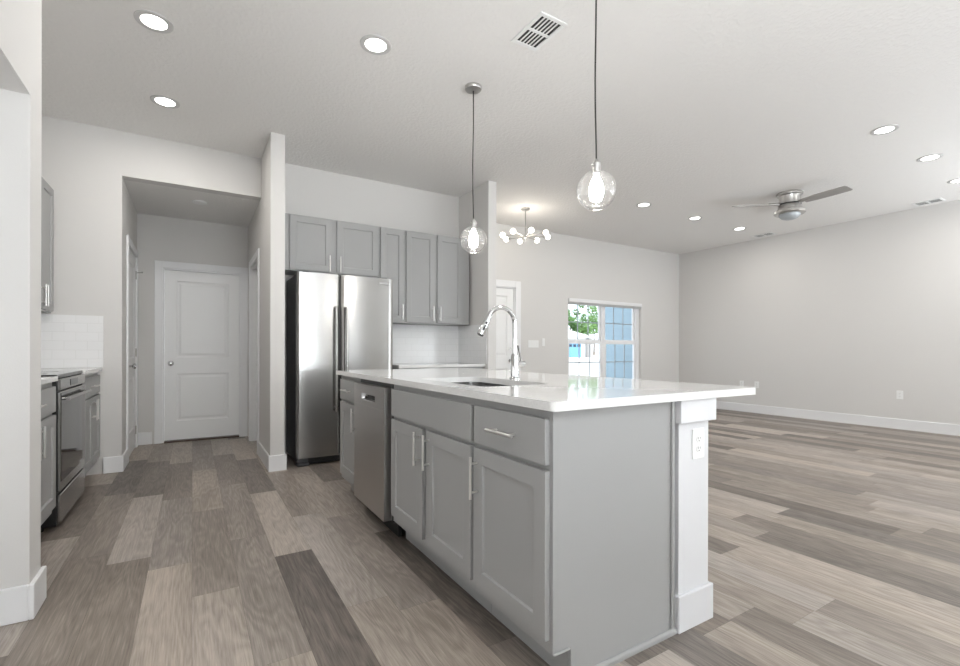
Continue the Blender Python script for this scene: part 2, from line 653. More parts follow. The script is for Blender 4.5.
bm = nb()
lay = bm.loops.layers.float_color.new('tone')
g = 0.0003
for k in range(math.floor(X0R / PW), math.ceil(X1R / PW)):
    off = OFF.get(k, random.uniform(0, PL))
    j = math.floor((Y0R - off) / PL)
    while off + j * PL < Y1R:
        a, b = off + j * PL, off + (j + 1) * PL
        j += 1
        tone = plank_tone(k, a, b)
        rnd, cast = random.random(), random.random()
        x0, x1 = max(k * PW, X0R) + g, min((k + 1) * PW, X1R) - g
        y0, y1 = max(a, Y0R) + g, min(b, Y1R) - g
        if x1 - x0 < 0.01 or y1 - y0 < 0.01:
            continue
        f = bm.faces.new([bm.verts.new((x, y, 0)) for x, y in ((x0, y0), (x1, y0), (x1, y1), (x0, y1))])
        for l in f.loops:
            l[lay] = (tone, rnd, cast, 1)
n0 = len(bm.faces)
for f in box(bm, X0R, X1R, Y0R, Y1R, -0.12, -0.002):
    f.material_index = 1
struct('floor', bm, ['plank', 'subfloor'])

# ------------------------------------------------------------------ structure: ceiling and walls
bm = nb(); box(bm, X0R, X1R, Y0R, 6.12, H, H + 0.15); struct('ceiling', bm, 'ceiling_paint')
YB = 5.21          # kitchen back wall and hallway opening plane
YH = 6.55          # end of the hallway
XR = 8.36          # right wall
YF = 5.97          # far wall with the window
HZ = 2.625         # hallway ceiling

bm = nb()          # wall left of the hallway and header over the opening
box(bm, -1.45, -0.535, YB, YB + 0.12, 0, H)
box(bm, -0.535, 0.59, YB, YB + 0.12, HZ, H)
struct('wall_hall_opening', bm, 'wall_paint')
bm = nb()
box(bm, -0.655, -0.535, YB + 0.12, 5.60, 0, H)
box(bm, -0.655, -0.535, 6.40, YH, 0, H)
box(bm, -0.655, -0.535, 5.60, 6.40, 2.10, H)
struct('wall_hall_left', bm, 'wall_paint')
bm = nb()
box(bm, -0.655, -0.295, YH, YH + 0.12, 0, H)
box(bm, 0.515, 0.71, YH, YH + 0.12, 0, H)
box(bm, -0.295, 0.515, YH, YH + 0.12, 2.03, H)
struct('wall_hall_end', bm, 'wall_paint')
bm = nb(); box(bm, -0.535, 0.59, YB + 0.12, YH, HZ, HZ + 0.1); struct('ceiling_hall', bm, 'ceiling_paint')
bm = nb()
box(bm, 0.59, 0.71, 4.53, 5.39, 0, H)
box(bm, 0.59, 0.71, 6.17, YH, 0, H)
box(bm, 0.59, 0.71, 5.39, 6.17, 2.06, H)
struct('wall_partition', bm, 'wall_paint')
bm = nb(); box(bm, 0.71, 2.875, YB, YB + 0.12, 0, H); struct('wall_back', bm, 'wall_paint')
bm = nb(); box(bm, 2.875, 2.985, 4.515, YF, 0, H, 0.004); struct('wall_pantry_end', bm, 'wall_paint')

WX0, WX1, WZ0, WZ1 = 5.40, 7.23, 0.46, 1.965     # window opening
bm = nb()
box(bm, 2.985, 3.37, YF, YF + 0.15, 0, H)
box(bm, 4.30, WX0, YF, YF + 0.15, 0, H)
box(bm, 3.37, 4.30, YF, YF + 0.15, 2.06, H)
box(bm, WX1, XR + 0.15, YF, YF + 0.15, 0, H)
box(bm, WX0, WX1, YF, YF + 0.15, 0, WZ0)
box(bm, WX0, WX1, YF, YF + 0.15, WZ1, H)
struct('wall_far', bm, 'wall_paint')
bm = nb(); box(bm, XR, XR + 0.15, Y0R + 0.1, YF, 0, H); struct('wall_right', bm, 'wall_paint')
bm = nb(); box(bm, X0R, XR + 0.15, Y0R, Y0R + 0.12, 0, H); struct('wall_front', bm, 'wall_paint')
bm = nb()          # wall at the left with its wide opening, ending in a pier
box(bm, -0.72, -0.558, Y0R + 0.12, 0.9, 0, H)
box(bm, -0.72, -0.558, 0.9, 2.556, 2.108, H)
box(bm, -1.43, -0.558, 2.556, 2.72, 0, H)
struct('wall_left', bm, 'wall_paint')
bm = nb(); box(bm, -1.43, -1.31, 2.72, YB, 0, H); struct('wall_kitchen_left', bm, 'wall_paint')
bm = nb(); box(bm, X0R, X0R + 0.12, Y0R + 0.12, 2.72, 0, H); box(bm, X0R + 0.12, -1.43, 2.60, 2.72, 0, H)
struct('wall_outer_left', bm, 'wall_paint')

# island half wall behind the cabinets
bm = nb(); box(bm, 1.60, 1.79, 1.143, 3.62, 0, 0.894); struct('wall_island', bm, 'trim_white_dimmed')
BH, BT = 0.142, 0.015


def base(name, runs):
    bm = nb()
    for x0, x1, y0, y1 in runs:
        box(bm, x0, x1, y0, y1, 0, BH, 0.003, 1)
    struct(name, bm, 'trim_white_dimmed' if name == 'baseboard_island' else 'trim_white')


base('baseboard_right', [(XR - BT, XR, Y0R + 0.12, YF)])
base('baseboard_far', [(4.40, XR - BT, YF - BT, YF)])
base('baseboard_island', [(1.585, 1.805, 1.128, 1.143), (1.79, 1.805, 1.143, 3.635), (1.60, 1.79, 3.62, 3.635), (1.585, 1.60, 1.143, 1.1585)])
base('baseboard_partition', [(0.575, 0.725, 4.515, 4.53), (0.575, 0.59, 4.53, 5.318), (0.71, 0.725, 4.53, 4.70)])
base('baseboard_hall_opening', [(-0.664, -0.52, YB - BT, YB), (-0.535, -0.52, YB, 5.53)])
base('baseboard_hall_end', [(-0.535, -0.395, YH - BT, YH)])
base('baseboard_left', [(-0.558, -0.541, 2.541, 2.735), (-1.3, -0.558, 2.541, 2.556), (-0.68, -0.558, 2.72, 2.735), (-0.558, -0.543, Y0R + .12, 0.9)])
base('baseboard_pantry_end', [(2.875, 3.0, 4.50, 4.515), (2.985, 3.0, 4.515, YF)])
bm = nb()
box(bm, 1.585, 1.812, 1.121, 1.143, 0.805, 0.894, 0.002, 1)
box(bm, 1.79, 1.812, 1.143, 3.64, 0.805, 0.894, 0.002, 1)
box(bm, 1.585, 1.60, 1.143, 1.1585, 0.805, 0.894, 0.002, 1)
struct('trim_island', bm, 'trim_white_dimmed')

# ------------------------------------------------------------------ doors


def hinge(bm, fr, u, v, d):
    tube(bm, [fr.p(u, v - 0.045, d), fr.p(u, v + 0.045, d)], 0.007, 8)


def knob(fr, parent, u, v, d0, lever=False):
    bm = nb()
    tube(bm, [fr.p(u, v, d0), fr.p(u, v, d0 - 0.008)], 0.031, 20)
    tube(bm, [fr.p(u, v, d0 - 0.008), fr.p(u, v, d0 - 0.038)], 0.011, 14)
    pts = [(0.036, .013), (0.042, .024), (0.054, .029), (0.066, .024), (0.071, .008)]
    tube(bm, [fr.p(u, v, d0 - a) for a, r in pts], [r for a, r in pts], 18)
    return obj('knob', bm, 'chrome', parent, smooth=40)


def room_door(name, fr, w, h, hinge_side, recess=0.0, casing=0.075, head=True, knob_side=None, deadbolt=False,
              show_hinges=True, sill=False, left=True, right=True, gap=0.012):
    """two-panel door in its casing; the frame's d=0 lies on the wall face"""
    bm = nb()
    if left: fr.box(bm, -casing, 0, 0, h + casing, -0.017, 0.0, 0.003, 1)
    if right: fr.box(bm, w, w + casing, 0, h + casing, -0.017, 0.0, 0.003, 1)
    fr.box(bm, 0, w, h, h + casing, -0.017, 0.0, 0.003, 1)
    root = struct(name, bm, 'trim_white', origin=fr.p(w / 2, 0, 0))
    bm = nb()
    fr.box(bm, 0.0, 0.016, 0, h, 0.0005, 0.07)
    fr.box(bm, w - 0.016, w, 0, h, 0.0005, 0.07)
    fr.box(bm, 0.016, w - 0.016, h - 0.016, h, 0.0005, 0.07)
    obj('jamb', bm, 'trim_white', root)
    bm = nb()
    a, b = 0.018, w - 0.018
    st = 0.115
    panelled(bm, fr, a, b, gap, h - 0.018, recess, recess + 0.035,
             [(a + st, b - st, 0.24, 0.80), (a + st, b - st, 0.99, h - 0.135)], MOULD)
    leaf = obj('door_leaf', bm, 'door_white', root)
    ks = knob_side or ('L' if hinge_side == 'R' else 'R')
    ku = a + 0.06 if ks == 'L' else b - 0.06
    knob(fr, leaf, ku, 0.92, recess)
    if deadbolt:
        bm = nb()
        tube(bm, [fr.p(ku, 1.10, recess), fr.p(ku, 1.10, recess - 0.014)], 0.028, 18)
        fr.box(bm, ku - 0.006, ku + 0.006, 1.085, 1.115, recess - 0.03, recess - 0.012)
        obj('deadbolt', bm, 'nickel', leaf)
    if show_hinges:
        hu = a - 0.004 if hinge_side == 'L' else b + 0.004
        for v in (0.2, 1.05, h - 0.2):
            bm = nb(); hinge(bm, fr, hu, v, recess - 0.006)
            obj('hinge', bm, 'nickel', root, smooth=40)
    if sill:
        bm = nb(); fr.box(bm, 0.016, w - 0.016, 0, 0.016, -0.02, 0.07, 0.003, 1)
        obj('threshold', bm, 'threshold', root)
    return root


d1 = room_door('door_1', Frame(-0.295, YH, 'S'), 0.81, 2.03, 'R', recess=0.03, casing=0.078, sill=True,
               show_hinges=False, gap=0.022)
d2 = room_door('door_2', Frame(-0.535, 5.60, 'E'), 0.80, 2.10, 'R', recess=0.002, casing=0.07)
fx = Frame(-0.535, 5.60, 'E')
bm = nb()
tube(bm, [fx.p(0.79, 1.93, -0.006), fx.p(0.76, 1.93, -0.05), fx.p(0.74, 1.93, -0.06)], 0.005, 8)
tube(bm, [fx.p(0.74, 1.93, -0.058), fx.p(0.732, 1.93, -0.064)], 0.010, 10)
obj('door_stop', bm, 'nickel', d2)
d4 = room_door('door_4', Frame(0.59, 6.17, 'W'), 0.78, 2.06, 'L', recess=0.06, casing=0.07, show_hinges=False)
d3 = room_door('door_3', Frame(3.37, YF, 'S'), 0.93, 2.06, 'L', recess=0.02, casing=0.1, deadbolt=True, show_hinges=False)

# ------------------------------------------------------------------ window
win = bpy.data.objects.new('window_1', None)
win.location = ((WX0 + WX1) / 2, YF + 0.09, WZ0)
C.objects.link(win)
win['kind'] = 'structure'
fw = Frame(WX0, YF, 'S')
WW = WX1 - WX0
bm = nb()
for u, u_ in ((0, 0.05), (WW - 0.085, WW)):
    fw.box(bm, u + .0005, u_ - .0005, WZ0 + .0005, WZ1 - .0005, 0.055, 0.14, 0.003, 1)
fw.box(bm, 0.05, WW - 0.085, WZ0 + .0005, WZ0 + 0.05, 0.055, 0.14, 0.003, 1)
fw.box(bm, 0.05, WW - 0.085, WZ1 - 0.05, WZ1 - .0005, 0.055, 0.14, 0.003, 1)
fw.box(bm, WW / 2 - 0.06, WW / 2 + 0.02, WZ0 + 0.05, WZ1 - 0.05, 0.055, 0.14, 0.003, 1)
obj('window_frame', bm, 'trim_white', win)
bm = nb()
fw.box(bm, -0.04, WW + 0.04, WZ0 - 0.025, WZ0, -0.045, -0.0005, 0.004, 1)
fw.box(bm, 0.001, WW - 0.001, WZ0 + 0.0005, WZ0 + 0.012, -0.02, 0.055)
obj('window_sill', bm, 'trim_white', win)
MID = 1.235
for u0, u1 in ((0.05, WW / 2 - 0.06), (WW / 2 + 0.02, WW - 0.085)):
    for v0, v1, d in ((WZ0 + 0.05, MID, 0.065), (MID, WZ1 - 0.05, 0.10)):
        bm = nb()
        r = 0.032
        fw.box(bm, u0, u0 + r, v0, v1, d, d + 0.03)
        fw.box(bm, u1 - r, u1, v0, v1, d, d + 0.03)
        fw.box(bm, u0 + r, u1 - r, v0, v0 + 0.038, d, d + 0.03)
        fw.box(bm, u0 + r, u1 - r, v1 - 0.038, v1, d, d + 0.03)
        sash = obj('window_sash', bm, 'trim_white', win)
        bm = nb()
        fw.box(bm, u0 + r, u1 - r, v0 + 0.038, v1 - 0.038, d + 0.012, d + 0.016)
        obj('window_pane', bm, 'window_glass', sash)
        bm = nb()
        for k in (1, 2):
            u = u0 + r + (u1 - u0 - 2 * r) * k / 3
            fw.box(bm, u - 0.009, u + 0.009, v0 + 0.038, v1 - 0.038, d + 0.018, d + 0.026)
        v = (v0 + v1) / 2
        fw.box(bm, u0 + r, u1 - r, v - 0.009, v + 0.009, d + 0.018, d + 0.026)
        obj('muntin', bm, 'muntin_grey', sash)

# ------------------------------------------------------------------ island
XI = 0.976        # face-frame plane of the island cabinets (doors stand 20 mm proud)


def island_cab(y_near, y_far, label, hollow=False):
    fr = Frame(XI, y_far, 'W')
    w = y_far - y_near
    return fr, w, base_cabinet(fr, w, label, group='grey island cabinets', hollow=hollow)


fr, w, t = island_cab(1.160, 1.620, 'grey island cabinet nearest the camera, one drawer above one tall door')
slab(fr, t, 0.012, w - 0.003, 0.716, 0.866)
shaker_door(fr, t, 0.012, w - 0.003, 0.157, 0.698, 'L', 0.585)
bm = nb()          # finished end panel with its toe notch and shoe moulding
pts = [(XI, 0.115), (1.052, 0.115), (1.052, 0.0), (1.583, 0.0), (1.583, 0.894), (XI, 0.894)]
lo = [bm.verts.new((x, 1.1595, z)) for x, z in pts]
hi = [bm.verts.new((x, 1.1475, z)) for x, z in pts]
bm.faces.new(lo); bm.faces.new(hi[::-1])
for i in range(6):
    j = (i + 1) % 6
    bm.faces.new((lo[i], lo[j], hi[j], hi[i]))
ep = obj('end_panel', bm, 'cabinet_grey', t)
bm = nb()
tube(bm, [(1.054, 1.1465, 0.0105), (1.583, 1.1465, 0.0105)], 0.0105, 12)
box(bm, 1.054, 1.583, 1.137, 1.147, 0.0, 0.0105)
obj('shoe_moulding', bm, 'cabinet_grey', ep)
bm = nb(); box(bm, 1.556, 1.568, 1.138, 1.147, 0.022, 0.894, 0.003, 1)
obj('scribe_strip', bm, 'cabinet_grey', ep)
bm = nb(); box(bm, XI, 1.045, 1.140, 1.147, 0.115, 0.122, 0.002, 1)
obj('edge_strip', bm, 'cabinet_grey', ep)

fr, w, t = island_cab(1.6205, 2.530, 'wide grey island sink cabinet with two doors under one blank front panel', True)
slab(fr, t, 0.012, w - 0.012, 0.716, 0.866, name='front_panel', handle=False)
shaker_door(fr, t, 0.012, w / 2 - 0.026, 0.157, 0.698, 'R', 0.60)
shaker_door(fr, t, w / 2 + 0.026, w - 0.012, 0.157, 0.698, 'L', 0.60)

fr, w, t = island_cab(3.150, 3.620, 'narrow grey island cabinet at the far end behind the dishwasher')
slab(fr, t, 0.03, w - 0.012, 0.716, 0.866)
shaker_door(fr, t, 0.03, w - 0.012, 0.157, 0.698, 'R', 0.60)

# dishwasher
dw = thing('dishwasher', (1.24, 2.84, 0), 'stainless steel dishwasher built into the island between grey cabinets', 'dishwasher')
fr = Frame(XI, 3.145, 'W')
bm = nb(); fr.box(bm, 0.005, 0.605, 0.1, 0.892, 0.0, 0.57)
obj('tub', bm, 'black_plastic', dw)
bm = nb()
panelled(bm, fr, 0.012, 0.588, 0.108, 0.866, -0.048, -0.0005, [(0.17, 0.43, 0.770, 0.812)], [(0.003, -0.002), (0.004, -0.022)])
door = obj('door', bm, 'steel_dark', dw)
bm = nb(); fr.box(bm, 0.012, 0.588, 0.733, 0.738, -0.0487, -0.0475)
obj('panel_seam', bm, 'nickel', door)
bm = nb(); fr.box(bm, 0.185, 0.415, 0.776, 0.800, -0.027, -0.0245)
obj('pocket_handle', bm, 'black_plastic', door)
bm = nb(); tube(bm, [fr.p(0.185, 0.800, -0.046), fr.p(0.30, 0.800, -0.046)], 0.005, 10)
obj('grip_bar', bm, 'chrome', door, smooth=40)
bm = nb(); fr.box(bm, 0.012, 0.588, 0.004, 0.098, 0.04, 0.06)
obj('kick_plate', bm, 'black_plastic', dw)

# quartz top with a cut-out for the sink


def rounded(x0, x1, y0, y1, r, n=6):
    out = []
    for cx, cy, a0 in ((x1 - r, y1 - r, 0), (x0 + r, y1 - r, 90), (x0 + r, y0 + r, 180), (x1 - r, y0 + r, 270)):
        for k in range(n + 1):
            a = math.radians(a0 + 90 * k / n)
            out.append((cx + r * math.cos(a), cy + r * math.sin(a)))
    return out


CT0, CT1 = 0.8955, 0.9255
SX0, SX1, SY0, SY1 = 1.075, 1.455, 1.72, 2.42


def slab_top(bm, outer, hole, z0, z1):
    tops = {}
    for z in (z0, z1):
        loops = []
        for pts in (outer, hole):
            if pts:
                vs = [bm.verts.new((x, y, z)) for x, y in pts]
                es = [bm.edges.new((vs[i], vs[(i + 1) % len(vs)])) for i in range(len(vs))]
                loops.append((vs, es))
        bmesh.ops.triangle_fill(bm, use_beauty=True, use_dissolve=False, edges=[e for l in loops for e in l[1]])
        tops[z] = loops
    for a, b in zip(tops[z0], tops[z1]):
        n = len(a[0])
        for i in range(n):
            j = (i + 1) % n
            bm.faces.new((a[0][i], a[0][j], b[0][j], b[0][i]))


bm = nb()
slab_top(bm, rounded(0.945, 2.095, 1.108, 3.69, 0.022), rounded(SX0, SX1, SY0, SY1, 0.05), CT0, CT1)
tag(obj('countertop', bm, 'quartz', origin=(1.5, 2.4, CT0)), 'glossy white quartz top of the kitchen island with overhang and sink cut-out', 'countertop')

# undermount sink
sk = thing('sink', (1.265, 2.07, 0.70), 'stainless steel undermount sink set in the island top below the tall faucet', 'sink')
bm = nb()
zs = CT0 - 0.001
rings = []
for e, z, r in ((0.02, zs, .06), (-0.004, zs, .05), (-0.004, zs - 0.012, .05), (-0.006, 0.73, .045), (-0.03, 0.705, .03)):
    rings.append([bm.verts.new((x, y, z)) for x, y in rounded(SX0 - e, SX1 + e, SY0 - e, SY1 + e, r)])
for a, b in zip(rings, rings[1:]):
    n = len(a)
    for i in range(n):
        bm.faces.new((a[i], a[(i + 1) % n], b[(i + 1) % n], b[i]))
bm.faces.new(rings[-1])
obj('basin', bm, 'sink_steel', sk, smooth=50)
bm = nb(); lathe(bm, 1.265, 2.07, [(0.0, 0.7055), (0.03, 0.7055), (0.042, 0.710), (0.045, 0.7065), (0.045, 0.7052)], 24, False)
obj('drain', bm, 'chrome', sk, smooth=50)

# faucet
fx0, fy0 = 1.503, 2.09
fa = thing('faucet', (fx0, fy0, CT1), 'tall polished chrome gooseneck faucet with pull-down spray head beside the sink', 'faucet')
bm = nb()
lathe(bm, fx0, fy0, [(0.0, CT1), (0.028, CT1), (0.028, CT1 + 0.008), (0.022, CT1 + 0.014), (0.0215, CT1 + 0.125), (0.016, CT1 + 0.14), (0, CT1 + 0.14)], 28, False)
obj('faucet_body', bm, 'chrome', fa, smooth=40)
R_ = 0.088
pts = [(fx0, fy0, CT1 + 0.13), (fx0, fy0, CT1 + 0.22), (fx0, fy0, CT1 + 0.298)]
cz = CT1 + 0.300
for k in range(1, 15):
    a = math.radians(k * 11.2)
    pts.append((fx0 - R_ + R_ * math.cos(a), fy0, cz + R_ * math.sin(a)))
bm = nb(); tube(bm, pts, 0.0128, 16)
obj('spout', bm, 'chrome', fa, smooth=50)
p0 = Vector(pts[-1]); dr = (Vector(pts[-1]) - Vector(pts[-2])).normalized()
bm = nb()
tube(bm, [p0 - dr * 0.002, p0 + dr * 0.02, p0 + dr * 0.03, p0 + dr * 0.10, p0 + dr * 0.108], [0.0145, 0.0150, 0.0165, 0.0205, 0.019], 20)
hd = obj('spray_head', bm, 'chrome', fa, smooth=40)
side = Vector((-0.35, -1, 0)).normalized()
for a, b in ((0.034, 0.044), (0.052, 0.082)):
    bm = nb()
    c0, c1 = p0 + dr * a + side * 0.0135, p0 + dr * b + side * 0.0165
    tube(bm, [c0, c1], 0.0062, 8)
    obj('spray_button', bm, 'black_plastic', hd)
bm = nb(); tube(bm, [p0 + dr * 0.108, p0 + dr * 0.1105], 0.0165, 16)
obj('nozzle', bm, 'black_plastic', hd)
bm = nb()
hz = CT1 + 0.085
tube(bm, [(fx0 + 0.015, fy0, hz), (fx0 + 0.062, fy0, hz)], 0.017, 18)
tube(bm, [(fx0 + 0.062, fy0, hz), (fx0 + 0.066, fy0, hz)], 0.014, 18)
hb = obj('valve', bm, 'chrome', fa, smooth=40)
bm = nb(); tube(bm, [(fx0 + 0.045, fy0, hz + 0.012), (fx0 + 0.02, fy0 - 0.012, hz + 0.07), (fx0 + 0.012, fy0 - 0.015, hz + 0.10)], [0.006, 0.005, 0.0055], 10)
obj('lever', bm, 'chrome', hb, smooth=50)

# ------------------------------------------------------------------ refrigerator
rf = thing('refrigerator', (1.28, 4.86, 0), 'tall stainless steel side-by-side refrigerator under the wall cabinets', 'refrigerator')
fr = Frame(0.822, 4.565, 'S')
RW, RT = 0.93, 1.808
bm = nb(); fr.box(bm, 0.006, RW - 0.047, 0.03, RT - 0.012, 0.085, 0.62, 0.004, 1)
obj('body', bm, 'side_grey', rf)


def fridge_door(u0, u1, v0, v1, mat_):
    """front bowed gently outward, rounded side edges"""
    bm = nb()
    n = 22
    prof = []
    for k in range(n + 1):
        s = k / n
        u = u0 + (u1 - u0) * s
        bow = 0.012 * (1 - (2 * (u - 0) / RW - 1) ** 2)
        edge = min(u - u0, u1 - u)
        rr = 0.014
        rd = 0 if edge > rr else rr - math.sqrt(max(rr * rr - (rr - edge) ** 2, 0))
        prof.append((u, 0.002 - bow + rd))
    front = [[bm.verts.new(fr.p(u, v, d)) for u, d in prof] for v in (v0, v1)]
    back = [[bm.verts.new(fr.p(u, v, 0.075)) for u in (u0, u1)] for v in (v0, v1)]
    for k in range(n):
        bm.faces.new((front[0][k], front[0][k + 1], front[1][k + 1], front[1][k]))
    for i in (0, 1):
        bm.faces.new([*front[i], back[i][1], back[i][0]])
    bm.faces.new((back[0][0], back[0][1], back[1][1], back[1][0]))
    bm.faces.new((front[0][0], front[1][0], back[1][0], back[0][0]))
    bm.faces.new((front[0][-1], front[1][-1], back[1][1], back[0][1]))
    return obj('door', bm, mat_, rf, smooth=30)


def fridge_handle(parent, u):
    bm = nb()
    pts, rs = [], []
    z0, z1 = 0.50, 1.50
    for k in range(21):
        s = k / 20
        z = z0 + (z1 - z0) * s
        bow = 0.062 - 0.012 * (2 * s - 1) ** 2
        if k in (0, 20): bow -= 0.006
        pts.append(fr.p(u, z, -bow)); rs.append(0.012)
    tube(bm, pts, rs, 14)
    h = obj('handle', bm, 'steel', parent, smooth=50)
    for z in (z0 + 0.035, z1 - 0.035):
        bm = nb()
        tube(bm, [fr.p(u, z, -0.004), fr.p(u, z, -0.048)], 0.011, 12)
        obj('handle_bracket', bm, 'dark_metal', h, smooth=50)


SPL = 0.388
dl = fridge_door(0.0, SPL - 0.005, 0.075, RT, 'steel')
fridge_handle(dl, SPL - 0.045)
dr_ = fridge_door(SPL + 0.012, RW, 0.075, RT, 'steel')
fridge_handle(dr_, SPL + 0.055)
bm = nb(); fr.box(bm, SPL - 0.004, SPL + 0.011, 0.08, RT - 0.004, 0.03, 0.09)
obj('door_gasket', bm, 'black_plastic', rf)
bm = nb(); fr.box(bm, RW - 0.150, RW - 0.050, RT - 0.066, RT - 0.042, -0.0105, 0.0, 0.002, 1)
for k in range(6):
    fr.box(bm, RW - 0.143 + k * 0.0155, RW - 0.134 + k * 0.0155, RT - 0.060, RT - 0.048, -0.0125, -0.0105)
obj('badge', bm, 'chrome', dr_)
bm = nb(); fr.box(bm, 0.10, RW - 0.01, 0.012, 0.07, 0.03, 0.07, 0.003, 1)
for k in range(3):
    fr.box(bm, 0.12, RW - 0.03, 0.022 + k * 0.016, 0.028 + k * 0.016, 0.026, 0.030)
obj('grille', bm, 'black_plastic', rf)
bm = nb()
fr.box(bm, 0.004, 0.11, 0.0, 0.030, -0.004, 0.09, 0.008, 2)
fr.box(bm, 0.004, 0.10, 0.033, 0.070, 0.008, 0.085, 0.004, 1)
obj('foot_cover', bm, 'side_grey', rf)
for u in (0.05, RW - 0.11):
    bm = nb(); fr.box(bm, u, u + 0.06, RT - 0.010, RT + 0.012, 0.03, 0.13, 0.004, 1)
    obj('hinge_cover', bm, 'dark_metal', rf)
for u in (0.08, RW - 0.08):
    bm = nb(); tube(bm, [fr.p(u, 0.0, 0.50), fr.p(u, 0.034, 0.50)], 0.018, 12)
    obj('rear_foot', bm, 'black_plastic', rf)

# ------------------------------------------------------------------ wall cabinets
YD = 4.885        # face-frame plane of the back wall cabinets


def wall_cabinet(fr, w, v0, v1, depth, label):
    m_ = fr.p(w / 2, 0, depth / 2)
    t = thing('wall_cabinet', (m_.x, m_.y, v0), label, 'cabinet', 'grey wall cabinets')
    bm = nb(); fr.box(bm, 0, w, v0, v1, 0, depth, 0.0015)
    obj('body', bm, 'cabinet_grey', t)
    return t


fr = Frame(0.715, YD, 'S')
t = wall_cabinet(fr, 0.995, 1.862, 2.415, 0.322, 'short grey wall cabinet with two doors right above the refrigerator')
shaker_door(fr, t, 0.093, 0.497, 1.872, 2.405, 'R', 1.955)
shaker_door(fr, t, 0.546, 0.982, 1.872, 2.405, 'L', 1.955)
fr = Frame(1.7105, YD, 'S')
t = wall_cabinet(fr, 0.300, 1.385, 2.415, 0.322, 'narrow grey wall cabinet with one tall door beside the refrigerator cabinet')
shaker_door(fr, t, 0.015, 0.287, 1.398, 2.405, 'R', 1.50)
fr = Frame(2.011, YD, 'S')
t = wall_cabinet(fr, 0.825, 1.385, 2.415, 0.322, 'tall grey double-door wall cabinet next to the end wall with backsplash below')
shaker_door(fr, t, 0.012, 0.362, 1.398, 2.405, 'R', 1.50)
shaker_door(fr, t, 0.394, 0.728, 1.398, 2.405, 'L', 1.50)
fr = Frame(-1.005, 4.44, 'E')
t = wall_cabinet(fr, 0.765, 1.385, 2.415, 0.303, 'grey wall cabinet at the left edge above the range counter')
shaker_door(fr, t, 0.014, 0.368, 1.398, 2.405, 'R', 1.50)
shaker_door(fr, t, 0.378, 0.735, 1.398, 2.405, 'L', 1.50)

# counter run along the back wall
fr = Frame(1.83, 4.605, 'S')
t = base_cabinet(fr, 0.52, 'grey base cabinet between the refrigerator and the corner cabinet, behind the island', depth=0.60, group='grey back wall base cabinets')
slab(fr, t, 0.012, 0.508, 0.716, 0.866)
shaker_door(fr, t, 0.012, 0.508, 0.157, 0.698, 'R', 0.60)
fr = Frame(2.3505, 4.605, 'S')
t = base_cabinet(fr, 0.52, 'grey base cabinet against the end wall, behind the island', depth=0.60, group='grey back wall base cabinets')
slab(fr, t, 0.012, 0.508, 0.716, 0.866)
shaker_door(fr, t, 0.012, 0.508, 0.157, 0.698, 'L', 0.60)
bm = nb(); box(bm, 1.815, 2.873, 4.57, YB - 0.011, CT0, CT1, 0.003)
tag(obj('countertop', bm, 'quartz', origin=(2.34, 4.88, CT0)), 'white countertop along the back wall right of the refrigerator', 'countertop')
bs = thing('backsplash', (2.3, YB - 0.005, CT1), 'white subway tile backsplash under the back wall cabinets', 'backsplash', 'white tile backsplashes')
bm = nb(); box(bm, 1.79, 2.865, YB - 0.0095, YB - 0.0005, 0.927, 1.384); obj('back_tiles', bm, 'tile_along_x', bs)
bm = nb(); box(bm, 2.8655, 2.8745, 4.535, YB - 0.0005, 0.927, 1.384); obj('side_tiles', bm, 'tile_along_y', bs)

# ------------------------------------------------------------------ left kitchen run
fr = Frame(-0.708, 2.73, 'E')
t = base_cabinet(fr, 0.96, 'grey base cabinet left of the range, partly hidden by the near wall', group='grey base cabinets by the range')
slab(fr, t, 0.012, 0.948, 0.716, 0.866)
shaker_door(fr, t, 0.012, 0.49, 0.157, 0.698, 'R', 0.60)
shaker_door(fr, t, 0.51, 0.948, 0.157, 0.698, 'L', 0.60)
fr = Frame(-0.702, 4.465, 'E')
t = base_cabinet(fr, 0.74, 'grey base cabinet with two doors between the range and the hallway wall', group='grey base cabinets by the range')
slab(fr, t, 0.012, 0.728, 0.716, 0.866)
shaker_door(fr, t, 0.012, 0.365, 0.157, 0.698, 'R', 0.60)
shaker_door(fr, t, 0.375, 0.728, 0.157, 0.698, 'L', 0.60)
bm = nb(); box(bm, -1.309, -0.682, 2.725, 3.690, CT0, CT1, 0.003)
tag(obj('countertop', bm, 'quartz', origin=(-1, 3.25, CT0)), 'white countertop on the near side of the range at the left edge', 'countertop')
bm = nb(); box(bm, -1.309, -0.672, 4.463, YB - 0.011, CT0, CT1, 0.003)
tag(obj('countertop', bm, 'quartz', origin=(-1, 4.83, CT0)), 'white countertop between the range and the hallway wall', 'countertop')
bs = thing('backsplash', (-1.0, YB - 0.005, CT1), 'white subway tile backsplash in the left corner above the range counter', 'backsplash', 'white tile backsplashes')
bm = nb(); box(bm, -1.30, -0.662, YB - 0.0095, YB - 0.0005, 0.927, 1.375); obj('side_tiles', bm, 'tile_along_x', bs)
bm = nb(); box(bm, -1.3095, -1.3005, 2.80, YB - 0.0005, 0.94, 1.384); obj('back_tiles', bm, 'tile_along_y', bs)

